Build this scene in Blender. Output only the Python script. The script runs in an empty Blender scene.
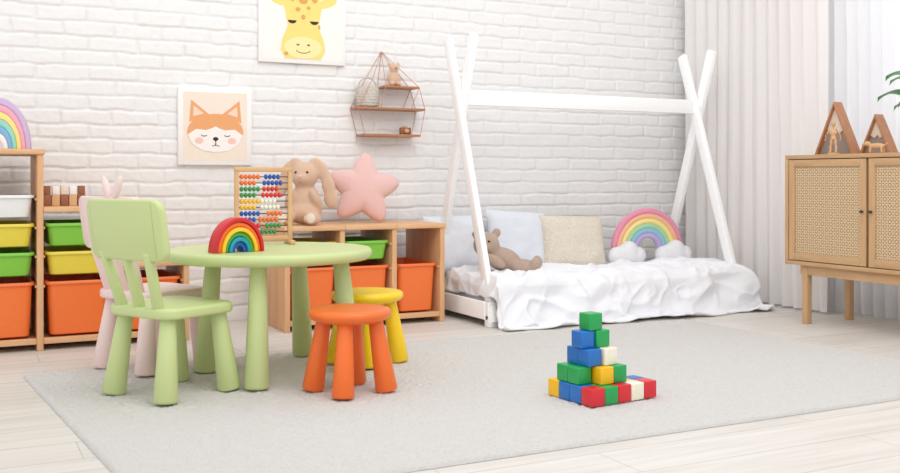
import bpy, bmesh, math, random
import numpy as np
from mathutils import Vector, Matrix, noise, Euler
random.seed(7); np.random.seed(7)
S=bpy.context.scene
S.view_settings.view_transform='Standard'
S.view_settings.look='None'
def lin(c):
    return tuple(((v/255)/12.92 if v/255<=0.04045 else ((v/255+0.055)/1.055)**2.4) for v in c)+(1,)
# ---------------- materials
def mat(name,col,rough=.5,bump=0,bscale=60,var=0,metal=0,sheen=0,coat=0,sss=0):
    m=bpy.data.materials.new(name); m.use_nodes=True
    nt=m.node_tree; b=nt.nodes['Principled BSDF']
    c=lin(col); b.inputs['Base Color'].default_value=c
    b.inputs['Roughness'].default_value=rough; b.inputs['Metallic'].default_value=metal
    if sheen: b.inputs['Sheen Weight'].default_value=sheen
    if coat: b.inputs['Coat Weight'].default_value=coat
    tc=nt.nodes.new('ShaderNodeTexCoord')
    nz=nt.nodes.new('ShaderNodeTexNoise'); nz.inputs['Scale'].default_value=bscale; nz.inputs['Detail'].default_value=5
    nt.links.new(tc.outputs['Object'],nz.inputs['Vector'])
    v=var or .03
    mx=nt.nodes.new('ShaderNodeMix'); mx.data_type='RGBA'
    mx.inputs[6].default_value=tuple(x*(1-v) for x in c[:3])+(1,)
    mx.inputs[7].default_value=tuple(min(1,x*(1+v)) for x in c[:3])+(1,)
    nt.links.new(nz.outputs['Fac'],mx.inputs[0]); nt.links.new(mx.outputs[2],b.inputs['Base Color'])
    if bump:
        bp=nt.nodes.new('ShaderNodeBump'); bp.inputs['Strength'].default_value=bump; bp.inputs['Distance'].default_value=.01
        nt.links.new(nz.outputs['Fac'],bp.inputs['Height']); nt.links.new(bp.outputs['Normal'],b.inputs['Normal'])
    return m
def wood(name,c1,c2,scale=(2,30,30),rough=.45):
    m=bpy.data.materials.new(name); m.use_nodes=True
    nt=m.node_tree; b=nt.nodes['Principled BSDF']; b.inputs['Roughness'].default_value=rough
    tc=nt.nodes.new('ShaderNodeTexCoord'); mp=nt.nodes.new('ShaderNodeMapping'); mp.inputs['Scale'].default_value=scale
    nz=nt.nodes.new('ShaderNodeTexNoise'); nz.inputs['Scale'].default_value=1.0; nz.inputs['Detail'].default_value=6; nz.inputs['Distortion'].default_value=.6
    rp=nt.nodes.new('ShaderNodeValToRGB'); rp.color_ramp.elements[0].position=.3; rp.color_ramp.elements[1].position=.7
    rp.color_ramp.elements[0].color=lin(c1); rp.color_ramp.elements[1].color=lin(c2)
    L=nt.links.new
    L(tc.outputs['Object'],mp.inputs['Vector']); L(mp.outputs[0],nz.inputs['Vector']); L(nz.outputs['Fac'],rp.inputs[0]); L(rp.outputs[0],b.inputs['Base Color'])
    return m
M={}
M['green']=mat('plastic_green',(197,211,147),.38,.02,200)
M['orange']=mat('plastic_orange',(240,114,42),.32,.02,200)
M['yellow']=mat('plastic_yellow',(250,210,30),.32,.02,200)
M['pink']=mat('plastic_pink',(240,214,210),.4)
M['white']=mat('white_paint',(240,240,240),.45)
M['pine']=wood('pine_wood',(212,160,112),(230,186,142),(3,25,25))
M['pinev']=wood('pine_wood_vertical',(212,160,112),(230,186,142),(25,25,3))
M['oak']=wood('oak_wood',(190,150,108),(206,168,124),(30,4,30))
M['oakv']=wood('oak_wood_vertical',(190,150,108),(206,168,124),(30,30,4))
M['beech']=wood('beech_wood',(205,160,115),(222,180,135),(10,10,10))
M['dgreen']=mat('drawer_green',(130,198,66),.35); M['dyellow']=mat('drawer_yellow',(230,210,72),.35)
M['dorange']=mat('drawer_orange',(243,120,54),.35); M['dwhite']=mat('drawer_white',(235,235,235),.35)
M['plush_brown']=mat('plush_beige',(224,188,160),.95,.6,350,.12,sheen=.3)
M['plush_bear']=mat('plush_taupe',(192,166,148),.95,.7,300,.15,sheen=.3)
M['plush_cream']=mat('plush_cream',(240,225,210),.95,.5,350,.08)
M['plush_pink']=mat('plush_pink',(240,198,192),.95,.6,300,.08,sheen=.3)
M['black']=mat('black_bead',(25,22,22),.3)
M['dark']=mat('dark_grey',(70,62,58),.6)
M['copper']=mat('copper_wire',(200,140,110),.35,metal=.7)
# ---------------- helpers
def root(name,loc=(0,0,0),rz=0,sc=1):
    e=bpy.data.objects.new(name,None); S.collection.objects.link(e); e.location=loc; e.rotation_euler=(0,0,rz); e.empty_display_size=.1; e.scale=(sc,sc,sc); return e
def mk(name,v,f,m=None,parent=None,smooth=True,loc=(0,0,0),rot=(0,0,0)):
    me=bpy.data.meshes.new(name); me.from_pydata([tuple(x) for x in v],[],f); me.update()
    o=bpy.data.objects.new(name,me); S.collection.objects.link(o)
    if m: me.materials.append(m)
    if smooth: me.polygons.foreach_set('use_smooth',[True]*len(me.polygons))
    if parent: o.parent=parent
    o.location=loc; o.rotation_euler=rot
    return o
def frombm(bm,name,m,parent,smooth,loc=(0,0,0),rot=(0,0,0)):
    bmesh.ops.recalc_face_normals(bm,faces=bm.faces)
    me=bpy.data.meshes.new(name); bm.to_mesh(me); bm.free()
    o=bpy.data.objects.new(name,me); S.collection.objects.link(o)
    if m: me.materials.append(m)
    if smooth:
        me.polygons.foreach_set('use_smooth',[True]*len(me.polygons))
        try: me.set_sharp_from_angle(angle=math.radians(50))
        except Exception: pass
    if parent: o.parent=parent
    o.location=loc; o.rotation_euler=rot
    return o
def box(name,size,loc,m,parent=None,bev=.003,seg=2,rot=(0,0,0)):
    bm=bmesh.new(); bmesh.ops.create_cube(bm,size=1)
    bmesh.ops.scale(bm,vec=size,verts=bm.verts)
    if bev: bmesh.ops.bevel(bm,geom=list(bm.edges),offset=min(bev,min(size)*.49),segments=seg,profile=.5,affect='EDGES')
    return frombm(bm,name,m,parent,True,loc,rot)
def bx(name,a,b,m,parent=None,bev=.003,seg=2):
    return box(name,[abs(b[i]-a[i]) for i in range(3)],[(a[i]+b[i])/2 for i in range(3)],m,parent,bev,seg)
def lathe(name,prof,m,parent=None,loc=(0,0,0),seg=32,rot=(0,0,0)):
    v=[];f=[];n=len(prof)
    for r,z in prof:
        for k in range(seg):
            a=2*math.pi*k/seg; v.append((r*math.cos(a),r*math.sin(a),z))
    for i in range(n-1):
        for k in range(seg):
            k2=(k+1)%seg; f.append((i*seg+k,i*seg+k2,(i+1)*seg+k2,(i+1)*seg+k))
    f.append(tuple(range(seg))[::-1]); f.append(tuple(range((n-1)*seg,n*seg)))
    return mk(name,v,f,m,parent,True,loc,rot)
def rod(name,p0,p1,r0,r1,m,parent=None,seg=24,rnd=True):
    p0=Vector(p0);p1=Vector(p1);L=(p1-p0).length
    e=min(r0,r1)*.25 if rnd else 0.0005
    prof=[(r0-e*2 if rnd else r0*.98,0),(r0-e*.6,e*.4),(r0,e*1.4),(r1,L-e*1.4),(r1-e*.6,L-e*.4),(r1-e*2 if rnd else r1*.98,L)]
    o=lathe(name,prof,m,parent,p0,seg)
    o.rotation_mode='QUATERNION'; o.rotation_quaternion=Vector((0,0,1)).rotation_difference((p1-p0).normalized())
    return o
def prism(name,pts,y0,y1,m,parent=None,bev=0,loc=(0,0,0),rot=(0,0,0),seg=2):
    bm=bmesh.new(); vs=[bm.verts.new((x,y0,z)) for x,z in pts]; fc=bm.faces.new(vs)
    r=bmesh.ops.extrude_face_region(bm,geom=[fc]); bmesh.ops.translate(bm,vec=(0,y1-y0,0),verts=[g for g in r['geom'] if isinstance(g,bmesh.types.BMVert)])
    if bev: 
        ed=[e for e in bm.edges if abs(e.verts[0].co.y-e.verts[1].co.y)<1e-6]
        bmesh.ops.bevel(bm,geom=ed,offset=bev,segments=seg,profile=.5,affect='EDGES')
    return frombm(bm,name,m,parent,True,loc,rot)
def rrect(w,h,r,n=6,cx=0,cz=0):
    p=[]
    for sx,sz,a0 in((1,1,0),(-1,1,90),(-1,-1,180),(1,-1,270)):
        for k in range(n+1):
            a=math.radians(a0+90*k/n); p.append((cx+sx*(w/2-r)+r*math.cos(a),cz+sz*(h/2-r)+r*math.sin(a)))
    return p
def ell(cx,cz,rx,rz,n=28,a0=0,a1=360,rot=0):
    p=[]
    for k in range(n+(0 if a1-a0==360 else 1)):
        a=math.radians(a0+(a1-a0)*k/n); x=rx*math.cos(a); z=rz*math.sin(a)
        c,s=math.cos(rot),math.sin(rot); p.append((cx+x*c-z*s,cz+x*s+z*c))
    return p
def tube(name,pts,r,m,parent=None,cyc=False,smooth=False):
    cu=bpy.data.curves.new(name,'CURVE'); cu.dimensions='3D'; cu.bevel_depth=r; cu.bevel_resolution=4; cu.use_fill_caps=True
    if smooth:
        sp=cu.splines.new('NURBS'); sp.points.add(len(pts)-1); sp.order_u=4; sp.use_endpoint_u=True
    else:
        sp=cu.splines.new('POLY'); sp.points.add(len(pts)-1)
    for i,p in enumerate(pts): sp.points[i].co=(p[0],p[1],p[2],1)
    sp.use_cyclic_u=cyc
    o=bpy.data.objects.new(name,cu); S.collection.objects.link(o); cu.materials.append(m)
    if parent:o.parent=parent
    return o
def blob(name,parts,m,parent=None,vox=.007,loc=(0,0,0),rot=(0,0,0)):
    bm=bmesh.new()
    for p in parts:
        c,s=p[0],p[1]; r=p[2] if len(p)>2 else (0,0,0)
        mt=Matrix.Translation(c)@Euler(r).to_matrix().to_4x4()@Matrix.Diagonal((s[0],s[1],s[2],1))
        bmesh.ops.create_icosphere(bm,subdivisions=3,radius=1,matrix=mt)
    o=frombm(bm,name,m,parent,True,loc,rot)
    md=o.modifiers.new('remesh','REMESH'); md.mode='VOXEL'; md.voxel_size=vox; md.use_smooth_shade=True
    sm=o.modifiers.new('smooth','SMOOTH'); sm.iterations=6; sm.factor=.6
    return o
def ball(name,c,s,m,parent=None,rot=(0,0,0)):
    bm=bmesh.new(); bmesh.ops.create_uvsphere(bm,u_segments=20,v_segments=12,radius=1); bmesh.ops.scale(bm,vec=s,verts=bm.verts)
    return frombm(bm,name,m,parent,True,c,rot)
def npmesh(name,co,F,m,smooth=True):
    me=bpy.data.meshes.new(name); me.vertices.add(len(co)); me.vertices.foreach_set('co',co.ravel())
    me.loops.add(F.size); me.loops.foreach_set('vertex_index',F.ravel().astype(np.int32))
    me.polygons.add(len(F)); me.polygons.foreach_set('loop_start',np.arange(0,F.size,4,dtype=np.int32))
    me.polygons.foreach_set('loop_total',np.full(len(F),4,dtype=np.int32))
    me.polygons.foreach_set('use_smooth',np.full(len(F),smooth,dtype=bool)); me.update(calc_edges=True)
    o=bpy.data.objects.new(name,me); S.collection.objects.link(o); me.materials.append(m); return o
# ---------------- ROOM
WY=5.1
def vnoise(X,Z,sc,seed):
    rs=np.random.RandomState(seed); G=rs.rand(512,512)
    x=X*sc; z=Z*sc; xi=np.floor(x).astype(int); zi=np.floor(z).astype(int); fx=x-xi; fz=z-zi
    fx=fx*fx*(3-2*fx); fz=fz*fz*(3-2*fz)
    g=lambda a,b:G[a%512,b%512]
    return (g(xi,zi)*(1-fx)+g(xi+1,zi)*fx)*(1-fz)+(g(xi,zi+1)*(1-fx)+g(xi+1,zi+1)*fx)*fz
def gridF(n,mn):
    idx=np.arange(n*mn).reshape(n,mn)
    return np.stack([idx[:-1,:-1],idx[:-1,1:],idx[1:,1:],idx[1:,:-1]],-1).reshape(-1,4)
def brick_wall():
    x=np.arange(-1.5,4.46,.0075); z=np.arange(0,2.61,.0065)
    X,Z=np.meshgrid(x,z,indexing='xy')
    wx=X+(vnoise(X,Z,18,1)-.5)*.012; wz=Z+(vnoise(X,Z,14,2)-.5)*.010
    ch=.072; cw=.235
    row=np.floor(wz/ch); off=(row%2)*.5+np.random.RandomState(3).rand(400)[row.astype(int)%400]*.12
    cx=wx/cw+off+50; col=np.floor(cx)
    fx=(cx-col)*cw; fz=(wz/ch-row)*ch
    e=np.minimum(np.minimum(fx,cw-fx),np.minimum(fz,ch-fz))
    r=np.random.RandomState(5).rand(4096); bi=((col*131+row*57).astype(int))%4096
    prof=np.clip((e-.0005)/.008,0,1); prof=prof*prof*(3-2*prof)
    H=prof*(.006+r[bi]*.004)+.003+ (vnoise(X,Z,40,7)-.5)*.002+(vnoise(X,Z,90,8)-.5)*.0014+(vnoise(X,Z,12,9)-.5)*.002
    co=np.stack([X,WY+.014-H,Z],-1).reshape(-1,3)
    npmesh('wall_back',co,gridF(*X.shape),mat('white_painted_brick',(237,236,235),.6,.12,120))
brick_wall()
# floor
def floor_mat():
    m=bpy.data.materials.new('laminate_planks'); m.use_nodes=True; nt=m.node_tree; b=nt.nodes['Principled BSDF']; L=nt.links.new
    b.inputs['Roughness'].default_value=.5
    tc=nt.nodes.new('ShaderNodeTexCoord')
    br=nt.nodes.new('ShaderNodeTexBrick'); br.inputs['Scale'].default_value=1; br.inputs['Brick Width'].default_value=1.25; br.inputs['Row Height'].default_value=.19
    br.inputs['Mortar Size'].default_value=.0016; br.inputs['Mortar Smooth'].default_value=.3; br.offset=.37
    br.inputs['Color1'].default_value=lin((224,220,214)); br.inputs['Color2'].default_value=lin((216,211,204)); br.inputs['Mortar'].default_value=lin((184,178,171))
    L(tc.outputs['Object'],br.inputs['Vector'])
    mp=nt.nodes.new('ShaderNodeMapping'); mp.inputs['Scale'].default_value=(1.5,26,1); L(tc.outputs['Object'],mp.inputs[0])
    nz=nt.nodes.new('ShaderNodeTexNoise'); nz.inputs['Scale'].default_value=1.3; nz.inputs['Detail'].default_value=8; nz.inputs['Distortion'].default_value=.5; L(mp.outputs[0],nz.inputs['Vector'])
    rp=nt.nodes.new('ShaderNodeValToRGB'); rp.color_ramp.elements[0].position=.3; rp.color_ramp.elements[0].color=(.84,.828,.81,1); rp.color_ramp.elements[1].position=.62; rp.color_ramp.elements[1].color=(1,1,1,1)
    L(nz.outputs['Fac'],rp.inputs[0])
    mx=nt.nodes.new('ShaderNodeMix'); mx.data_type='RGBA'; mx.blend_type='MULTIPLY'; mx.inputs[0].default_value=.8
    L(br.outputs['Color'],mx.inputs[6]); L(rp.outputs[0],mx.inputs[7]); L(mx.outputs[2],b.inputs['Base Color'])
    return m
bx('floor',(-1.5,-1.5,-.05),(4.6,WY+.02,0),floor_mat(),None,0)
plaster=mat('white_plaster',(232,230,228),.8,.1,80)
def wall_right():
    bm=bmesh.new()
    x0,x1=4.45,4.6
    for (y0,y1,z0,z1) in((-1.5,1.4,0,2.6),(3.98,WY+.02,0,2.6),(1.4,3.98,0,.25),(1.4,3.98,2.4,2.6)):
        bmesh.ops.create_cube(bm,size=1,matrix=Matrix.Translation(((x0+x1)/2,(y0+y1)/2,(z0+z1)/2))@Matrix.Diagonal((x1-x0,y1-y0,z1-z0,1)))
    frombm(bm,'wall_right',plaster,None,False)
wall_right()
w=root('window_1',(4.55,2.69,1.325))
for n,a,b in(('frame_bottom',(-.03,-1.29,-1.07),(.03,1.29,-1.0)),('frame_top',(-.03,-1.29,1.0),(.03,1.29,1.07)),('frame_a',(-.03,-1.29,-1.07),(.03,-1.22,1.07)),('frame_b',(-.03,1.22,-1.07),(.03,1.29,1.07)),('mullion',(-.03,-.035,-1.07),(.03,.035,1.07))):
    bx(n,a,b,M['white'],w)
bx('baseboard_back',(-1.5,WY-.02,0),(4.45,WY+.0,.07),M['white'],None,.003)
# curtains
def curtain(name,y0,y1,xc,amp,per,m,z1=2.5,seed=1):
    ny=int((y1-y0)/.006); nz=40; v=[];f=[]
    for j in range(nz+1):
        z=.012+(z1-.012)*j/nz
        for i in range(ny+1):
            y=y0+(y1-y0)*i/ny
            ph=2*math.pi*y/per+1.6*noise.noise((y*2.3,seed*3.1,z*.25))*2
            a=amp*(.65+.5*noise.noise((y*3,seed,z*.5)))
            xx=xc+a*math.sin(ph)+.25*a*math.sin(2.1*ph+1)+.006*noise.noise((y*9,z*2,seed))
            v.append((xx,y+.3*a*math.cos(ph),z))
    for j in range(nz):
        for i in range(ny):
            a=j*(ny+1)+i; f.append((a,a+1,a+ny+2,a+ny+1))
    return mk(name,v,f,m)
def cloth_trans(name,col,t):
    m=mat(name,col,.85,.1,500); nt=m.node_tree; out=nt.nodes['Material Output']; b=nt.nodes['Principled BSDF']
    tr=nt.nodes.new('ShaderNodeBsdfTranslucent'); tr.inputs[0].default_value=lin(col)
    mx=nt.nodes.new('ShaderNodeMixShader'); mx.inputs[0].default_value=t
    nt.links.new(b.outputs[0],mx.inputs[1]); nt.links.new(tr.outputs[0],mx.inputs[2]); nt.links.new(mx.outputs[0],out.inputs[0]); return m
curtain('curtain',3.86,5.04,4.25,.032,.10,cloth_trans('curtain_linen',(243,239,237),.15))
sm=cloth_trans('sheer_voile',(236,236,238),.42)
curtain('sheer_curtain',1.2,3.95,4.36,.034,.085,sm,seed=5)
rod('curtain_rod',(4.33,1.1,2.52),(4.33,5.05,2.52),.012,.012,M['white'])
# ---------------- RUG
def rug():
    P=np.array([(.38,2.26),(3.42,2.26),(3.38,4.0),(.22,3.98)])
    nu,nv=900,510
    U,V=np.meshgrid(np.linspace(0,1,nu),np.linspace(0,1,nv))
    u=U.ravel()[:,None]; v=V.ravel()[:,None]
    xy=(1-u)*(1-v)*P[0]+u*(1-v)*P[1]+u*v*P[2]+(1-u)*v*P[3]
    X=xy[:,0]+5; Y=xy[:,1]+5
    e=np.minimum(np.minimum(U,1-U)*3,np.minimum(V,1-V)*1.75).ravel()
    xy=xy+((np.stack([vnoise(X,Y,140,31),vnoise(X,Y,140,32)],-1)-.5)*.003)
    z=.0135*np.clip(e/.012,0,1)**.5+.001+((vnoise(X,Y,135,21)-.5)*.0050+(vnoise(X,Y,62,22)-.5)*.0034+(vnoise(X,Y,9,23)-.5)*.0012)*np.clip(e/.01,0,1)
    npmesh('rug',np.c_[xy,z],gridF(nv,nu),mat('rug_wool',(209,206,202),1.0,.5,260,.12))
rug()
RZ=.0175
# ---------------- PLASTIC FURNITURE
def stool(name,x,y,rz,m):
    r=root(name,(x,y,RZ),rz); R=.142
    lathe('seat',[(R*.6,.236),(R-.03,.24),(R-.008,.25),(R,.262),(R,.27),(R-.004,.279),(R-.014,.283),(R*.6,.281),(.01,.280)],m,r,seg=48)
    for k in range(4):
        a=math.pi/4+k*math.pi/2; c,s=math.cos(a),math.sin(a)
        rod(f'leg_{k+1}',(.128*c,.128*s,0),(.088*c,.088*s,.25),.038,.025,m,r)
    return r
stool('childrens_stool',1.20,3.15,.25,M['orange'])
stool('childrens_stool',1.445,3.60,.5,M['yellow'])
def chair(name,x,y,rz,m,ears=False):
    r=root(name,(x,y,RZ),rz) # local +x forward
    prism('seat',rrect(.31,.33,.06,8),0,.036,m,r,.011,loc=(0,0,.305),rot=(math.radians(-90),0,0),seg=4)
    for k,(a,b) in enumerate(((1,1),(-1,1),(-1,-1),(1,-1))):
        rod(f'leg_{k+1}',(a*.135,b*.135,0),(a*.105,b*.11,.275),.040,.026,m,r)
    for k,b in enumerate((-1,0,1)):
        rod(f'spindle_{k+1}',(-.125,b*.092,.28),(-.188,b*.115,.49),.019,.017,m,r)
    W,H=.385,.20
    pl=rrect(W,H,.04,8)
    bm=bmesh.new(); 
    vs=[bm.verts.new((0,p[0],p[1])) for p in pl]; fc=bm.faces.new(vs)
    rr=bmesh.ops.extrude_face_region(bm,geom=[fc]); bmesh.ops.translate(bm,vec=(.028,0,0),verts=[g for g in rr['geom'] if isinstance(g,bmesh.types.BMVert)])
    for q in range(-5,6):
        bmesh.ops.bisect_plane(bm,geom=bm.verts[:]+bm.edges[:]+bm.faces[:],plane_co=(0,q*W/12,0),plane_no=(0,1,0))
    ed=[e for e in bm.edges if abs(e.verts[0].co.x-e.verts[1].co.x)<1e-6 and len(e.link_faces)==2 and abs(e.link_faces[0].normal.dot(e.link_faces[1].normal))<.5]
    bmesh.ops.bevel(bm,geom=ed,offset=.009,segments=3,profile=.5,affect='EDGES')
    for vv in bm.verts: vv.co.x+= .6*vv.co.y**2 - vv.co.z*.15
    frombm(bm,'backrest',m,r,True,(-.216,0,.560))
    if ears:
        for b in(-1,1):
            blob(f'ear_{b+2}',[((0,0,0),(.012,.018,.05),(b*-.45,0,0))],m,r,.004,(-.225,-.06+b*.035,.692))
    return r
chair('childrens_chair',.655,3.41,math.radians(28),M['green'])
chair('childrens_chair',.680,3.90,math.radians(26),M['pink'],True)
t=root('childrens_table',(1.05,3.60,RZ))
R=.385
lathe('tabletop',[(R*.5,.418),(R-.05,.42),(R-.015,.424),(R-.003,.434),(R,.446),(R-.002,.457),(R-.010,.464),(R-.03,.463),(.01,.463)],M['green'],t,seg=96)
for k,(fx,fy) in enumerate(((.92,3.31),(1.32,3.44),(1.27,3.87),(.83,3.70))):
    dx,dy=fx-1.05,fy-3.60
    rod(f'leg_{k+1}',(dx,dy,0),(dx*.86,dy*.86,.43),.043,.029,M['green'],t)
TT=RZ+.4635
# ---------------- rainbow arch toy
def arch(name,parent,r0,r1,y0,y1,m,zb=0,n=28,sy=1.0,bev=.002):
    p=[(r1*math.cos(math.pi*k/n),zb+sy*r1*math.sin(math.pi*k/n)) for k in range(n+1)]
    p+=[(r0*math.cos(math.pi*k/n),zb+sy*r0*math.sin(math.pi*k/n)) for k in range(n,-1,-1)]
    return prism(name,p,y0,y1,m,parent,bev)
r=root('wooden_rainbow_toy',(.893,3.475,TT+.0005),math.radians(14))
cols=[(206,30,44),(240,110,40),(248,195,40),(70,165,60),(20,150,175),(30,85,180)]
r1=.098
for i,c in enumerate(cols):
    dy=(0,.005,-.003,.004,-.002,.005)[i]
    arch(f'arch_{i+1}',r,r1-.0120,r1,-.028+dy,.028+dy,mat('rainbow_%d'%i,c,.4),0,sy=1.25,bev=.0025); r1-=.0138
# abacus
a=root('wooden_abacus',(1.09,3.82,TT),math.radians(-4))
W,H=.212,.285
for s in(-1,1):
    box(f'post_{s+2}',(.018,.022,H),(s*W/2,0,H/2+.012),M['beech'],a)
    box(f'foot_{s+2}',(.022,.11,.016),(s*W/2,0,.008),M['beech'],a)
box('rail_top',(W+.018,.022,.018),(0,0,H+.012),M['beech'],a); box('rail_bottom',(W,.02,.018),(0,0,.024),M['beech'],a)
bc=[(220,50,50),(40,90,180),(245,190,40),(60,150,80),(240,120,50)]
bm_=[mat('bead_%d'%i,c,.35) for i,c in enumerate(bc)]
bm_.append(mat('bead_white',(240,235,225),.35))
for i in range(10):
    z=.05+i*.0243
    rod(f'wire_{i+1}',(-W/2,0,z),(W/2,0,z),.002,.002,M['dark'],a,8,False)
    k=5 if i%2 else 4; sh=[.0,.020,.008,.025,.015][i%5]
    for j in range(9):
        xx=-W/2+.019+j*.0163+(sh if j>=k else 0)
        ball(f'bead_{i+1}_{j+1}',(xx,0,z),(.0078,.0105,.0105),bm_[(i//2+(3 if j>=k else 0))%6],a)
# ---------------- STORAGE UNITS
YF,YB=4.56,5.0
def tub(parent,x0,x1,z0,z1,m,idx):
    cx=(x0+x1)/2; w=x1-x0
    lv=[(w-.05,z0,.35),(w-.04,z0+.004,.36),(w-.02,z1-.016,.385),(w-.02,z1-.014,.385),(w-.002,z1-.013,.40),(w,z1-.003,.40),(w-.003,z1,.395),(w-.028,z1,.38),(w-.032,z1-.02,.37),(w-.05,z0+.02,.35)]
    v=[];f=[];n=None
    for ww,z,dd in lv:
        p=rrect(ww,dd,.025,5); n=len(p); v+=[(cx+q[0],YF+.012+.2+q[1],z) for q in p]
    for i in range(len(lv)-1):
        for k in range(n): f.append((i*n+k,i*n+(k+1)%n,(i+1)*n+(k+1)%n,(i+1)*n+k))
    f.append(tuple(range(n))[::-1]); f.append(tuple(range((len(lv)-1)*n,len(lv)*n)))
    o=mk(f'drawer_{idx}',v,f,m,parent,True)
    o.data.set_sharp_from_angle(angle=math.radians(40))
def unit(name,x0,cols):
    r=root(name,(0,0,0)); x=x0; prev=0; T=.026; idx=1
    for ci,(cw,h,dr) in enumerate(cols):
        hl=max(prev,h)
        bx(f'upright_{ci+1}',(x-T/2,YF,0),(x+T/2,YB,hl-.02),M['pinev'],r,.003)
        bx(f'top_{ci+1}',(x-T/2 - (.006 if ci==0 else -T),YF-.008,h-.024),(x+cw+T/2+(.006 if ci==len(cols)-1 or cols[ci+1][1]<h else 0),YB+.004,h),M['pine'],r,.004)
        bx(f'plinth_{ci+1}',(x+T/2,YF+.004,.028),(x+cw-T/2,YF+.028,.054),M['pine'],r,.003)
        bx(f'bottom_{ci+1}',(x+T/2,YF+.01,.030),(x+cw-T/2,YB-.01,.048),M['pine'],r,.003)
        for (z0,z1,m) in dr:
            tub(r,x+T/2+.008,x+cw-T/2-.008,z0,z1,m,idx); 
            for s,xx in((0,x+T/2),(1,x+cw-T/2)):
                bx(f'runner_{idx}_{s}',(xx-.001-(.006 if s else 0),YF+.01,z1-.024),(xx+.001+(0 if s else .006),YB-.02,z1-.014),M['pine'],r,.001)
            idx+=1
        x+=cw; prev=h
    bx(f'upright_{len(cols)+1}',(x-T/2,YF,0),(x+T/2,YB,prev-.02),M['pinev'],r,.003)
    return r
D=M
unit('toy_storage_unit',.005,[(.315,.87,[(.574,.672,D['dwhite']),(.448,.548,D['dyellow']),(.322,.424,D['dgreen']),(.06,.295,D['dorange'])]),
  (.31,.62,[(.448,.548,D['dgreen']),(.322,.424,D['dyellow']),(.06,.295,D['dorange'])]),(.31,.37,[(.06,.295,D['dorange'])])])
unit('toy_storage_unit',1.42,[(.28,.51,[(.335,.43,D['dyellow']),(.06,.305,D['dorange'])]),(.28,.51,[(.335,.43,D['dgreen']),(.06,.305,D['dorange'])]),(.27,.51,[(.06,.305,D['dorange'])])])
# pastel rainbow on tall unit
r=root('toy_rainbow',(.165,4.72,.8705),math.radians(-8)); r1=.128
for i,c in enumerate([(205,180,215),(240,170,190),(250,225,140),(150,215,200),(130,180,225),(245,240,238)]):
    arch(f'arch_{i+1}',r,r1-.0175,r1,-.05,.05,mat('pastel_%d'%i,c,.7),0,sy=1.75,bev=.004); r1-=.0178
# wooden blocks on mid step
r=root('wooden_castle_blocks',(.425,4.70,.6205))
bw=mat('walnut_block',(150,95,65),.5)
for i in range(5):
    bx(f'block_{i+1}',(-.085+i*.036,-.02,0),(-.052+i*.036,.02,.05),bw if i%2==0 else M['beech'],r,.002)
    if i%2==0: bx(f'merlon_{i+1}',(-.083+i*.036,-.018,.0505),(-.054+i*.036,.018,.09),bw if i!=2 else M['plush_cream'],r,.002)
    else: bx(f'merlon_{i+1}',(-.083+i*.036,-.018,.0505),(-.054+i*.036,.018,.088),M['white'],r,.002)
# bunny plush
r=root('plush_bunny',(1.57,4.75,.511),math.radians(-34),1.05)
PB=M['plush_brown']
blob('body',[((0,0,.10),(.075,.065,.10)),((0,-.01,.06),(.085,.075,.06)),((-.06,-.09,.03),(.032,.07,.03),(0,0,.2)),((.06,-.09,.03),(.032,.07,.03),(0,0,-.2)),
 ((-.065,-.04,.12),(.022,.028,.06),(.5,.35,0)),((.065,-.04,.12),(.022,.028,.06),(.5,-.35,0)),
 ((0,-.01,.235),(.066,.062,.066)),((0,-.055,.222),(.035,.03,.028)),
 ((.045,0,.29),(.030,.018,.035),(0,.7,0)),((.085,0,.255),(.032,.017,.06),(0,-.45,0)),((.115,0,.185),(.034,.017,.06),(0,-.25,0)),((.128,0,.125),(.036,.018,.05),(0,-.1,0)),
 ((-.045,0,.29),(.030,.018,.035),(0,-.7,0)),((-.085,0,.255),(.032,.017,.06),(0,.45,0)),((-.115,0,.185),(.034,.017,.06),(0,.25,0))],PB,r,.006)
blob('foot_pads',[((-.07,-.155,.034),(.024,.008,.026)),((.07,-.155,.034),(.024,.008,.026))],M['plush_cream'],r,.004)
ball('nose',(0,-.086,.23),(.008,.006,.006),M['plush_pink'],r); ball('eye_1',(-.028,-.064,.25),(.006,.005,.006),M['black'],r); ball('eye_2',(.028,-.064,.25),(.006,.005,.006),M['black'],r)
# star pillow
def star():
    nt,nr=120,22; v=[];f=[]
    for side in(1,-1):
        for i in range(nr+1):
            t_=i/nr
            for k in range(nt):
                a=2*math.pi*k/nt; q=abs(((a/(2*math.pi)*5+.5)%1)-.5)*2
                q=1-q
                Rr=.120+.090*(q**1.3)-.012*max(0,q-.85)/.15
                h=.062*math.sqrt(max(0,1-t_**2.4))*(1-.2*q*t_)
                v.append((Rr*t_*math.sin(a),-side*h,Rr*t_*math.cos(a)))
        b=0 if side==1 else (nr+1)*nt
        for i in range(nr):
            for k in range(nt):
                k2=(k+1)%nt; q=(b+i*nt+k,b+i*nt+k2,b+(i+1)*nt+k2,b+(i+1)*nt+k); f.append(q if side==1 else q[::-1])
    bm=bmesh.new(); vv=[bm.verts.new(x) for x in v]
    for q in f:
        try: bm.faces.new([vv[i] for i in q])
        except ValueError: pass
    bmesh.ops.remove_doubles(bm,verts=bm.verts,dist=.0004)
    o=frombm(bm,'star_pillow',M['plush_pink'],None,True,(1.905,4.80,.686),(math.radians(-12),math.radians(6),math.radians(-14)))
    o.data.polygons.foreach_set('use_smooth',[True]*len(o.data.polygons))
star()
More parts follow.
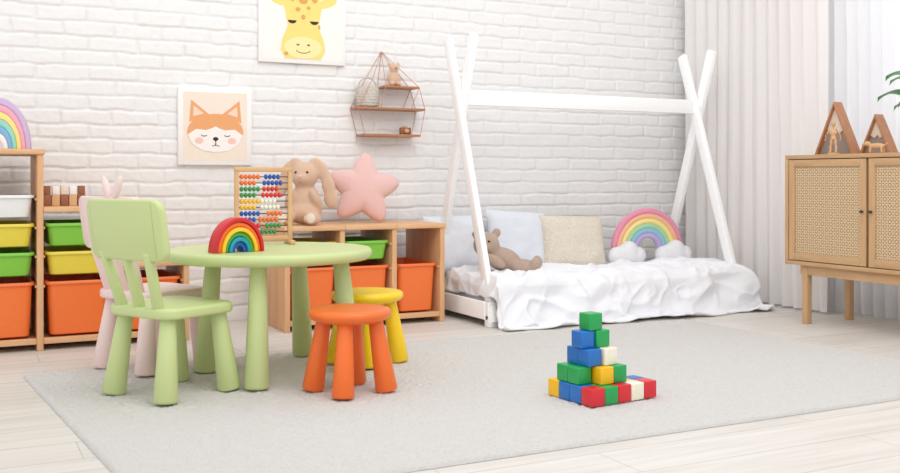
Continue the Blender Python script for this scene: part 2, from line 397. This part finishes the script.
# ---------------- PAINTINGS
def canvas(name,x0,x1,z0,z1):
    r=root(name,((x0+x1)/2,WY,(z0+z1)/2)); w,h=x1-x0,z1-z0
    box('canvas',(w,.026,h),(0,-.010,0),mat(name+'_canvas',(246,244,242),.8,.1,600),r,.002)
    return r,w,h
r,w,h=canvas('fox_painting',1.005,1.385,.812,1.212)
def fl(n,pts,lay,c):
    y=-.0232-.0006*lay
    return prism(n,pts,y,y-.0005,mat(n+'_paint',c,.8),r)
fl('background',rrect(w-.05,h-.05,.002,1),0,(243,228,214))
fo=(236,170,116)
fl('ear_left',[(-.135,.02),(-.125,.135),(-.025,.055)],1,fo); fl('ear_right',[(.135,.02),(.125,.135),(.025,.055)],1,fo)
fl('ear_left_inner',[(-.115,.05),(-.112,.105),(-.06,.065)],2,(245,215,195)); fl('ear_right_inner',[(.115,.05),(.112,.105),(.06,.065)],2,(245,215,195))
fl('face',ell(0,-.03,.145,.095,40),3,fo)
fl('cheek_white',[(-.143,-.045),(-.10,-.015),(-.05,-.02),(-.02,-.01),(0,.0),(.02,-.01),(.05,-.02),(.10,-.015),(.143,-.045),(.12,-.09),(.07,-.125),(0,-.135),(-.07,-.125),(-.12,-.09)],4,(248,242,238))
fl('blush_left',ell(-.085,-.075,.022,.016),5,(245,200,190)); fl('blush_right',ell(.085,-.075,.022,.016),5,(245,200,190))
fl('nose',ell(0,-.065,.014,.01),6,(60,50,50))
for s in(-1,1): fl(f'eye_{s+2}',ell(s*.06,-.045,.016,.008,12,180,360)+ell(s*.06,-.045,.012,.004,12,180,360)[::-1],6,(60,50,50))
fl('mouth',[(-.002,-.07),(-.002,-.10),(.002,-.10),(.002,-.07)],6,(60,50,50)); fl('mouth_line',[(-.02,-.104),(0,-.098),(.02,-.104),(.02,-.101),(0,-.095),(-.02,-.101)],6,(60,50,50))
r,w,h=canvas('giraffe_painting',1.424,1.91,1.362,1.862)
fl('background_g',rrect(w-.04,h-.04,.002,1),0,(244,240,235))
gy=(250,220,130)
fl('ear_g1',ell(-.135,.085,.06,.026,20,rot=-.35),1,gy); fl('ear_g2',ell(.135,.085,.06,.026,20,rot=.35),1,gy)
for s in(-1,1):
    fl(f'horn_{s+2}',rrect(.022,.11,.008,3,s*.04,.155),1,gy); fl(f'horn_tip_{s+2}',ell(s*.04,.205,.022,.018),2,(190,130,80))
fl('head_g',[(-.09,.11),(-.105,.05),(-.085,-.05),(-.115,-.12),(-.125,-.18),(-.10,-.225),(.10,-.225),(.125,-.18),(.115,-.12),(.085,-.05),(.105,.05),(.09,.11),(.05,.13),(-.05,.13)],3,gy)
fl('muzzle_g',ell(0,-.165,.105,.058,30),4,(253,232,170))
for i,(x,z,a_,b_) in enumerate(((0,.09,.026,.02),(-.06,.10,.014,.018),(.065,.095,.016,.016),(.03,.05,.012,.010),(-.03,.04,.014,.012),(0,-.0,.012,.014),(-.095,-.20,.012,.010),(.09,-.05,.006,.012))):
    fl(f'spot_{i}',ell(x,z,a_,b_,10),5,(222,165,100))
for s in(-1,1):
    fl(f'eye_g{s+2}',ell(s*.062,-.02,.024,.018,14,180,360),5,(60,50,45)); fl(f'nostril_{s+2}',ell(s*.03,-.15,.009,.005),5,(150,100,70))
fl('mouth_g',ell(0,-.178,.04,.018,14,180,360)+ell(0,-.178,.036,.014,14,180,360)[::-1],5,(120,80,60))
# ---------------- WALL SHELF
r=root('wire_wall_shelf',(0,0,0))
yb,yf=WY-.004,WY-.125
ap=(2.13,1.455)
for nm,y in(('back',yb),('front',yf)):
    tube('frame_'+nm,[(ap[0],yb,ap[1]),(2.03,y,1.29),(1.945,y,1.128),(1.985,y,.976),(2.315,y,.976),(2.345,y,1.128),(2.31,y,1.25)],.0018,M['copper'],r,True)
    tube('stay_'+nm,[(2.26,y,1.128),(2.31,y,1.25)],.0018,M['copper'],r)
wdm=wood('shelf_walnut',(170,115,80),(190,135,98),(6,30,30))
bx('shelf_lower',(1.98,yf,.976),(2.32,yb,.988),wdm,r,.002); bx('shelf_upper',(1.945,yf,1.122),(2.348,yb,1.134),wdm,r,.002); bx('shelf_small',(2.105,yf,1.244),(2.312,yb,1.256),wdm,r,.002)
for nm,y in(('back',yb),('front',yf)): tube('cross_'+nm,[(2.08,y,1.134),(2.107,y,1.25),(ap[0],yb,ap[1])],.0016,M['copper'],r)
r=root('plush_mouse',(2.18,WY-.065,1.2565),0,1.2)
blob('figure',[((0,0,.035),(.030,.024,.036)),((0,-.004,.085),(.024,.022,.022)),((-.022,0,.104),(.010,.006,.012)),((.022,0,.104),(.010,.006,.012)),((-.018,-.022,.01),(.011,.018,.010)),((.018,-.022,.01),(.011,.018,.010))],M['plush_brown'],r,.004)
ball('nose',(0,-.027,.083),(.004,.003,.003),M['black'],r)
# woven basket
bk=root('woven_basket',(2.022,WY-.066,1.1345)); bk.scale=(1.18,.98,1.25)
bmat=mat('basket_fibre',(206,198,188),.9,1.0,90,.3)
lathe('bowl',[(.040,0),(.050,.006),(.056,.04),(.054,.085),(.050,.092),(.046,.088),(.048,.05),(.02,.045)],bmat,bk,seg=32)
for i in range(7): 
    z=.010+i*.0125; q_=.0545-.09*abs(z-.045)
    tube(f'weave_{i+1}',[(q_*math.cos(t_*.2618),q_*math.sin(t_*.2618),z+.002*(-1)**t_) for t_ in range(24)],.0036,bmat,bk,True)
tube('handle',[(.046*math.cos(t_*math.pi/14),0,.085+.045*math.sin(t_*math.pi/14)) for t_ in range(15)],.0035,bmat,bk)
r=root('toy_camera',(2.25,WY-.065,.9885))
box('body',(.065,.03,.04),(0,0,.02),bw,r,.006); box('viewfinder',(.02,.02,.01),(0,0,.044),M['beech'],r,.002); rod('lens',(0,-.014,.02),(0,-.032,.02),.014,.012,M['beech'],r)
# ---------------- BED
bed=root('house_frame_bed',(0,0,0))
bm_w=mat('bed_white_lacquer',(252,252,253),.4)
XL,XR=2.41,4.03; YFp,YBp,YM=4.27,5.04,4.66; ZC=1.18
def plank(name,x,y0,z0,y1,z1,th=.032,wd_=.06):
    L=math.hypot(y1-y0,z1-z0); ang=math.atan2(z1-z0,y1-y0)
    return box(name,(th,L,wd_),(x,(y0+y1)/2,(z0+z1)/2),bm_w,bed,.004,rot=(ang,0,0))
for i,x in enumerate((XL,XR)):
    k=(1.50)/ZC; 
    plank(f'pole_front_{i+1}',x-.018,YFp,.02,YFp+(YM-YFp)*k*1.02,1.50)
    plank(f'pole_back_{i+1}',x+.018,YBp,.02,YBp+(YM-YBp)*k*1.02,1.51)
bx('ridge_bar',(XL-.01,YM-.014,ZC-.045),(XR+.01,YM+.014,ZC+.038),bm_w,bed,.004)
bx('rail_front',(XL-.05,YFp+.0,.035),(XR+.05,YFp+.03,.125),bm_w,bed,.004)
bx('rail_back',(XL-.05,YBp-.03,.035),(XR+.05,YBp,.125),bm_w,bed,.004)
bx('end_rail_1',(XL-.055,YFp+.031,.035),(XL-.037,YBp-.031,.125),bm_w,bed,.004)
bx('end_rail_2',(XR+.035,YFp+.031,.035),(XR+.053,YBp-.031,.125),bm_w,bed,.004)
for i,(x,y) in enumerate(((XL-.02,YFp+.015),(XR+.02,YFp+.015),(XL-.02,YBp-.015),(XR+.02,YBp-.015))):
    box(f'foot_{i+1}',(.06,.05,.06),(x,y,.03),bm_w,bed,.004)
bx('slats',(XL-.03,YFp+.032,.07),(XR+.03,YBp-.032,.085),bm_w,bed,.003)
linen=mat('white_linen',(238,239,243),.9,.15,400)
mt=box('mattress',(1.60,.70,.11),((XL+XR)/2,4.655,.142),linen,bed,.03,5)
def blanket():
    x0,x1,yf=2.40,4.06,4.25; top=.222; v=[];f=[]
    xs=np.linspace(x0-.12,x1+.24,190); ys=np.linspace(4.80,yf-.32,120)
    def wr(a,b,c):
        wx=a+.12*noise.noise((a*3,b*3,5)); wy=b+.12*noise.noise((a*3,b*3,9))
        r1=max(0,1-abs(noise.noise((wx*4.5+wy*2,wy*5,c)))*2.6)**2
        r2=max(0,1-abs(noise.noise((wx*9-wy*6,wy*8+wx*3,c+4)))*2.6)**2
        return r1,r2
    for yy in ys:
        for xx in xs:
            n1=noise.fractal((xx*3.2,yy*3.2,0),1,2,4); g1,g2=wr(xx,yy,3.3)
            ox=max(xx-x1,0) if xx>x1 else min(xx-x0,0); oy=max(yf-yy,0)
            o=(abs(ox)**3+oy**3)**(1/3)
            amp=.026*n1+.024*g1+.013*g2
            edge=max(0,1-(4.80-yy)/.05)
            if o==0:
                z=top+amp+.012-.02*edge; p=(xx,yy,z)
            else:
                hyp=math.hypot(ox,oy); dx=ox/hyp; dy=-oy/hyp
                lat=xx if oy>abs(ox) else yy
                fold=.016*math.sin(lat*13+5*noise.noise((lat*2,1,o*3)))+.040*noise.noise((lat*5+o*6,o*5,2))+.03*(g1-.3)+.014*g2
                drop=top+.012
                s=min(o/drop,1.0)
                zz=drop*(1-s**1.25)
                out=.025+.06*s**1.5+fold*min(1,s*2)+max(0,o-drop)*.7
                out*=min(1,o/.05)
                z=max(.012+.02*max(0,g1+n1*.4),zz+amp*(1-s))
                bxx=min(max(xx,x0),x1); byy=max(yy,yf)
                p=(min(bxx+dx*out*(.6),4.15),byy+dy*out,z)
            v.append(p)
    nx=len(xs)
    for j in range(len(ys)-1):
        for i in range(nx-1):
            a=j*nx+i; f.append((a,a+1,a+nx+1,a+nx))
    o=mk('blanket',v,f,linen); o.parent=bed
    s=o.modifiers.new('s','SOLIDIFY'); s.thickness=.010; s.offset=1
    ss=o.modifiers.new('ss','SUBSURF'); ss.levels=1; ss.render_levels=1
blanket()
def pillow(name,loc,w,h,th,rot,m,parent=None):
    n=34; v=[];f=[]
    for side in(1,-1):
        for j in range(n+1):
            for i in range(n+1):
                a=-1+2*i/n;b=-1+2*j/n
                hh=th/2*((1-a**4)*(1-b**4))**.55
                hh*=1+.18*noise.noise((a*2+loc[0],b*2,side))+.05*noise.noise((a*6+loc[0],b*6,side))
                pin=1-.07*(a*a*(1-b*b)) ; pin2=1-.07*(b*b*(1-a*a))
                v.append((a*w/2*pin2*(1-.05*(1-b*b)),-side*hh,b*h/2*pin))
        o_=0 if side==1 else (n+1)**2
        for j in range(n):
            for i in range(n):
                q=o_+j*(n+1)+i; t=(q,q+1,q+n+2,q+n+1); f.append(t if side==1 else t[::-1])
    bm=bmesh.new(); vv=[bm.verts.new(x) for x in v]
    for q in f: bm.faces.new([vv[i] for i in q])
    bmesh.ops.remove_doubles(bm,verts=bm.verts,dist=.0003)
    o=frombm(bm,name,m,parent,True,loc,rot); o.data.polygons.foreach_set('use_smooth',[True]*len(o.data.polygons)); return o
MT=.21
pw=mat('pillow_white',(228,231,237),.9,.2,200); pw2=mat('pillow_grey_white',(224,228,236),.9,.2,200)
pillow('pillow',(2.50,4.93,MT+.16),.36,.33,.13,(math.radians(-14),0,math.radians(8)),pw)
pillow('pillow',(2.92,4.93,MT+.165),.40,.36,.13,(math.radians(-14),math.radians(4),0),pw2)
pillow('pillow',(3.26,4.86,MT+.150),.42,.33,.13,(math.radians(-16),math.radians(2),math.radians(-6)),mat('boucle_cream',(228,218,202),.95,1.0,90,.16))
# rainbow plush
r=root('rainbow_cloud_pillow',(3.76,4.80,MT),math.radians(-6),1.13)
R1=.205
for i,c in enumerate([(232,150,175),(246,190,150),(248,228,150),(170,215,170),(150,195,225),(195,175,215)]):
    pts=[(R1*math.cos(math.pi*k/24),0,.09+R1*1.0*math.sin(math.pi*k/24)) for k in range(25)]
    tube(f'band_{i+1}',[(pts[0][0],0,.05)]+pts+[(pts[-1][0],0,.05)],.0165,mat('plush_band_%d'%i,c,.95,.4,300),r); R1-=.026
for s in(-1,1):
    blob(f'cloud_{s+2}',[((0,-.01,.06),(.085,.05,.06)),((.06,-.01,.055),(.05,.045,.05)),((-.06,-.01,.055),(.055,.045,.05)),((.01,-.01,.09),(.05,.045,.045))],mat('cloud_white',(236,236,239),.95,.5,250),r,.007,(s*.145,-.025,.005))
# teddy bear
r=root('teddy_bear',(2.60,4.60,.235),math.radians(-30))
BR=M['plush_bear']
blob('body',[((.03,.02,.07),(.10,.075,.065),(0,.3,0)),((-.06,0,.15),(.072,.065,.068)),((-.075,-.055,.14),(.036,.03,.028)),
 ((-.115,.02,.205),(.026,.015,.026)),((-.005,.02,.215),(.026,.015,.026)),
 ((.13,-.05,.035),(.075,.036,.036),(0,.1,-.35)),((.14,.06,.035),(.075,.036,.036),(0,.1,.2)),((.20,-.075,.045),(.03,.036,.045)),((.215,.075,.045),(.03,.036,.045)),
 ((-.01,-.085,.07),(.065,.026,.028),(0,.5,-.3)),((.02,.09,.08),(.06,.026,.028),(0,.5,.3))],BR,r,.007)
ball('muzzle',(-.078,-.078,.136),(.022,.016,.018),M['plush_cream'],r); ball('nose',(-.08,-.094,.142),(.008,.005,.006),M['black'],r)
ball('eye_1',(-.092,-.056,.172),(.006,.006,.006),M['black'],r); ball('eye_2',(-.045,-.060,.172),(.006,.006,.006),M['black'],r)
# ---------------- CABINET
c=root('rattan_cabinet',(0,0,0))
X0,X1,Y0,Y1,Z0,Z1=3.85,4.22,2.74,3.77,.30,.862
bx('top',(X0-.004,Y0,Z1-.02),(X1,Y1,Z1),M['oak'],c,.002); bx('bottom',(X0-.004,Y0,Z0),(X1,Y1,Z0+.02),M['oak'],c,.002)
bx('side_1',(X0-.004,Y1-.02,Z0+.02),(X1,Y1,Z1-.02),M['oakv'],c,.002); bx('side_2',(X0-.004,Y0,Z0+.02),(X1,Y0+.02,Z1-.02),M['oakv'],c,.002)
bx('back',(X1-.01,Y0+.02,Z0+.02),(X1,Y1-.02,Z1-.02),M['oakv'],c,0)
def cane():
    m=bpy.data.materials.new('cane_webbing'); m.use_nodes=True; nt=m.node_tree; b=nt.nodes['Principled BSDF']; b.inputs['Roughness'].default_value=.7
    tc=nt.nodes.new('ShaderNodeTexCoord'); L=nt.links.new
    outs=[]
    for rx in(45,-45,0,90):
        mp=nt.nodes.new('ShaderNodeMapping'); mp.inputs['Rotation'].default_value=(math.radians(rx),0,0); L(tc.outputs['Object'],mp.inputs[0])
        wv=nt.nodes.new('ShaderNodeTexWave'); wv.bands_direction='Z'; wv.inputs['Scale'].default_value=24; L(mp.outputs[0],wv.inputs[0]); outs.append(wv.outputs['Fac'])
    def mm(a,b_,op):
        n=nt.nodes.new('ShaderNodeMath'); n.operation=op; L(a,n.inputs[0]); L(b_,n.inputs[1]); return n.outputs[0]
    x=mm(mm(outs[0],outs[1],'MULTIPLY'),mm(outs[2],outs[3],'MULTIPLY'),'MAXIMUM')
    rp=nt.nodes.new('ShaderNodeValToRGB'); rp.color_ramp.elements[0].position=.1; rp.color_ramp.elements[0].color=lin((216,192,156)); rp.color_ramp.elements[1].position=.8; rp.color_ramp.elements[1].color=lin((160,126,88))
    L(x,rp.inputs[0]); L(rp.outputs[0],b.inputs['Base Color']); return m
cm=cane()
for i,(a,b) in enumerate(((3.265,3.745),(2.765,3.25))):
    d=root(f'door_panel_{i+1}',(0,0,0)); d.parent=c
    z0,z1=Z0+.024,Z1-.024; fw=.035
    xa,xb=X0-.002,X0+.018
    bx('stile_a',(xa,a,z0),(xb,a+fw,z1),M['oakv'],d,.002); bx('stile_b',(xa,b-fw,z0),(xb,b,z1),M['oakv'],d,.002)
    bx('rail_a',(xa,a+fw,z0),(xb,b-fw,z0+fw),M['oak'],d,.002); bx('rail_b',(xa,a+fw,z1-fw),(xb,b-fw,z1),M['oak'],d,.002)
    bx('cane',(xa+.008,a+fw,z0+fw),(xa+.012,b-fw,z1-fw),cm,d,0)
    yk=a+.018 if i==0 else b-.018
    rod('knob',(xa,yk,.585),(xa-.016,yk,.585),.006,.008,M['dark'],d,12)
bx('leg_rail',(X0+.02,Y0+.08,Z0-.05),(X0+.045,Y1-.08,Z0),M['oak'],c,.002); bx('leg_rail_b',(X1-.045,Y0+.08,Z0-.05),(X1-.02,Y1-.08,Z0),M['oak'],c,.002)
for i,(x,y) in enumerate(((X0+.035,Y1-.11),(X1-.03,Y1-.11),(X0+.035,Y0+.11),(X1-.03,Y0+.11))):
    box(f'leg_{i+1}',(.035,.035,Z0),(x,y,Z0/2),M['oakv'],c,.003)
def mountain(name,y,w,h,x):
    r=root(name,(x,y,Z1+.0005),math.radians(-90)); T=.008
    o=[(-w/2,0),(w/2,0),(0,h)]; k=T
    iw=w/2-k*2.1; ih=h-k*3.2
    bm=bmesh.new(); inn=[(-iw,k),(iw,k),(0,ih+k)]
    vo=[[bm.verts.new((p[0],yy,p[1])) for p in o] for yy in(-.03,.03)]; vi=[[bm.verts.new((p[0],yy,p[1])) for p in inn] for yy in(-.03,.03)]
    for i in range(3):
        j=(i+1)%3
        bm.faces.new((vo[0][i],vo[0][j],vi[0][j],vi[0][i])); bm.faces.new((vo[1][i],vi[1][i],vi[1][j],vo[1][j]))
        bm.faces.new((vo[0][i],vo[1][i],vo[1][j],vo[0][j])); bm.faces.new((vi[0][i],vi[0][j],vi[1][j],vi[1][i]))
    frombm(bm,'frame',wdm,r,False)
    prism('back_panel',inn,-.006,.0,mat('mountain_grey',(150,138,130),.8),r)
    q=.5; prism('snow_cap',[(-iw*(1-q),k+ih*q),(-iw*.2,k+ih*(q-.08)),(0,k+ih*(q+.02)),(iw*.2,k+ih*(q-.08)),(iw*(1-q),k+ih*q),(0,k+ih)],-.012,-.0065,mat('mountain_snow',(222,208,194),.8),r)
    return r
mountain('mountain_shelf',3.62,.255,.275,4.06)
mountain('mountain_shelf',3.40,.19,.20,4.10)
# wooden mannequin
r=root('wooden_mannequin',(3.93,3.53,Z1+.0005),math.radians(-60),1.08)
B=M['beech']
lathe('base',[(.024,0),(.026,.003),(.025,.008),(.01,.009)],B,r)
blob('torso',[((0,0,.102),(.019,.012,.017)),((0,0,.076),(.014,.011,.012)),((0,0,.088),(.009,.008,.014))],B,r,.003)
blob('head',[((0,0,.142),(.010,.011,.015)),((0,0,.124),(.004,.004,.008))],B,r,.003)
for s in(-1,1):
    blob(f'leg_{s+2}',[((s*.009,0,.06),(.007,.007,.018)),((s*.012,-.004,.03),(.006,.006,.018)),((s*.013,-.01,.012),(.006,.012,.005))],B,r,.0025)
    blob(f'arm_{s+2}',[((s*.024,0,.103),(.005,.005,.014),(0,-s*.5,0)),((s*.032,-.008,.082),(.0045,.0045,.014),(.5,0,0)),((s*.033,-.016,.068),(.004,.005,.007))],B,r,.0025)
r=root('wooden_toy_dog',(3.93,3.27,Z1+.0005),math.radians(-80),1.2)
blob('figure',[((0,0,.030),(.035,.012,.012)),((-.04,0,.040),(.014,.010,.011)),((-.056,0,.037),(.010,.007,.006)),((.04,0,.038),(.012,.004,.004),(0,-.6,0))]+[((x,y,.012),(.006,.005,.013)) for x in(-.024,.024) for y in(-.008,.008)],B,r,.003)
# plant
pl=root('potted_plant',(4.02,3.02,Z1+.0005))
lathe('pot',[(.05,0),(.055,.005),(.068,.10),(.070,.105),(.064,.105),(.060,.09),(.01,.088)],M['white'],pl)
leafm=mat('leaf_green',(70,125,66),.4,.1,40,.15)
for i in range(10):
    a=math.radians([100,80,125,0,160,-60,-120,200,95,70][i]); ln=[.30,.28,.25,.2,.2,.2,.18,.2,.22,.26][i]; zz=[.25,.33,.34,.28,.3,.24,.28,.2,.20,.22][i]
    d=Vector((math.cos(a)*.6,math.sin(a),0))
    base=Vector((0,0,.09)); mid=d*ln*.35+Vector((0,0,zz*.8+.05)); tip=d*ln+Vector((0,0,zz))
    tube(f'stem_{i+1}',[base,(base+mid)/2+Vector((0,0,.03)),mid],.003,leafm,pl,smooth=True)
    v=[];f=[];n=10; side=Vector((-d.y,d.x,0)).normalized()
    for k in range(n+1):
        t_=k/n; c0=mid.lerp(tip,t_)+Vector((0,0,.05*math.sin(t_*2.6)-.02*t_)); wdt=.036*math.sin(math.pi*min(1,t_*.94+.05))**.7
        v+=[c0-side*wdt+Vector((0,0,.020)),c0,c0+side*wdt-Vector((0,0,.006))]
    for k in range(n):
        q=3*k; f+=[(q,q+1,q+4,q+3),(q+1,q+2,q+5,q+4)]
    mk(f'leaf_{i+1}',v,f,leafm,pl)
# ---------------- BLOCK PYRAMID
r=root('toy_block_pyramid',(1.795,2.568,RZ),math.radians(6)); s=.0565
C={'r':(215,30,45),'g':(20,160,80),'b':(20,110,190),'y':(245,190,15),'w':(240,235,215)}
CM={k:mat('block_'+k,v,.35,coat=.2) for k,v in C.items()}
Ls=[[(x,y,'rgrwr'[x] if y==0 else 'rbby'[y] if x==0 else 'ybgr'[(x+y)%4]) for x in range(5) for y in range(4) if not(x>3 and y>1)],
 [(1.2,.6,'y'),(2.2,.6,'g'),(.1,1.3,'g'),(.1,2.3,'g'),(1.2,1.6,'r'),(2.2,1.6,'b'),(1.15,2.6,'b')],
 [(1.8,.95,'w'),(.7,1.1,'b'),(.7,2.1,'b'),(1.8,1.95,'r')],
 [(1.6,1.4,'g'),(.58,1.55,'b')],
 [(1.12,1.5,'g')]]
n=1
for k,lay in enumerate(Ls):
    for x,y,cc in lay:
        box(f'block_{n}',(s*.985,s*.985,s*.99),((x+.5)*s,(y+.5)*s,(k+.5)*s),CM[cc],r,.004,3); n+=1
# ---------------- LIGHT / WORLD
wd=bpy.data.worlds.new('World'); S.world=wd; wd.use_nodes=True
wd.node_tree.nodes['Background'].inputs[0].default_value=(.995,.993,1,1); wd.node_tree.nodes['Background'].inputs[1].default_value=1.04
def area(name,loc,tgt,sx,sy,e,col=(1,1,1)):
    l=bpy.data.lights.new(name,'AREA'); l.shape='RECTANGLE'; l.size=sx; l.size_y=sy; l.energy=e; l.color=col
    o=bpy.data.objects.new(name,l); S.collection.objects.link(o); o.location=loc
    o.rotation_euler=(Vector(tgt)-Vector(loc)).to_track_quat('-Z','Y').to_euler()
area('added_overhead_fill',(1.5,1.8,3.3),(2.7,4.6,.5),2.5,2.5,54,(1,.99,.975))  # soft fill added above the open-topped room, not a lamp of the room
area('window_light',(5.2,2.6,1.8),(2.5,3.0,.6),2.0,2.0,25)
cam=bpy.data.cameras.new('camera'); co=bpy.data.objects.new('camera',cam); S.collection.objects.link(co)
co.location=(0,0,.745); co.rotation_euler=(math.radians(90),0,math.radians(-26.7)); cam.sensor_width=36; cam.lens=39.2; cam.shift_y=-58.5/900
S.camera=co
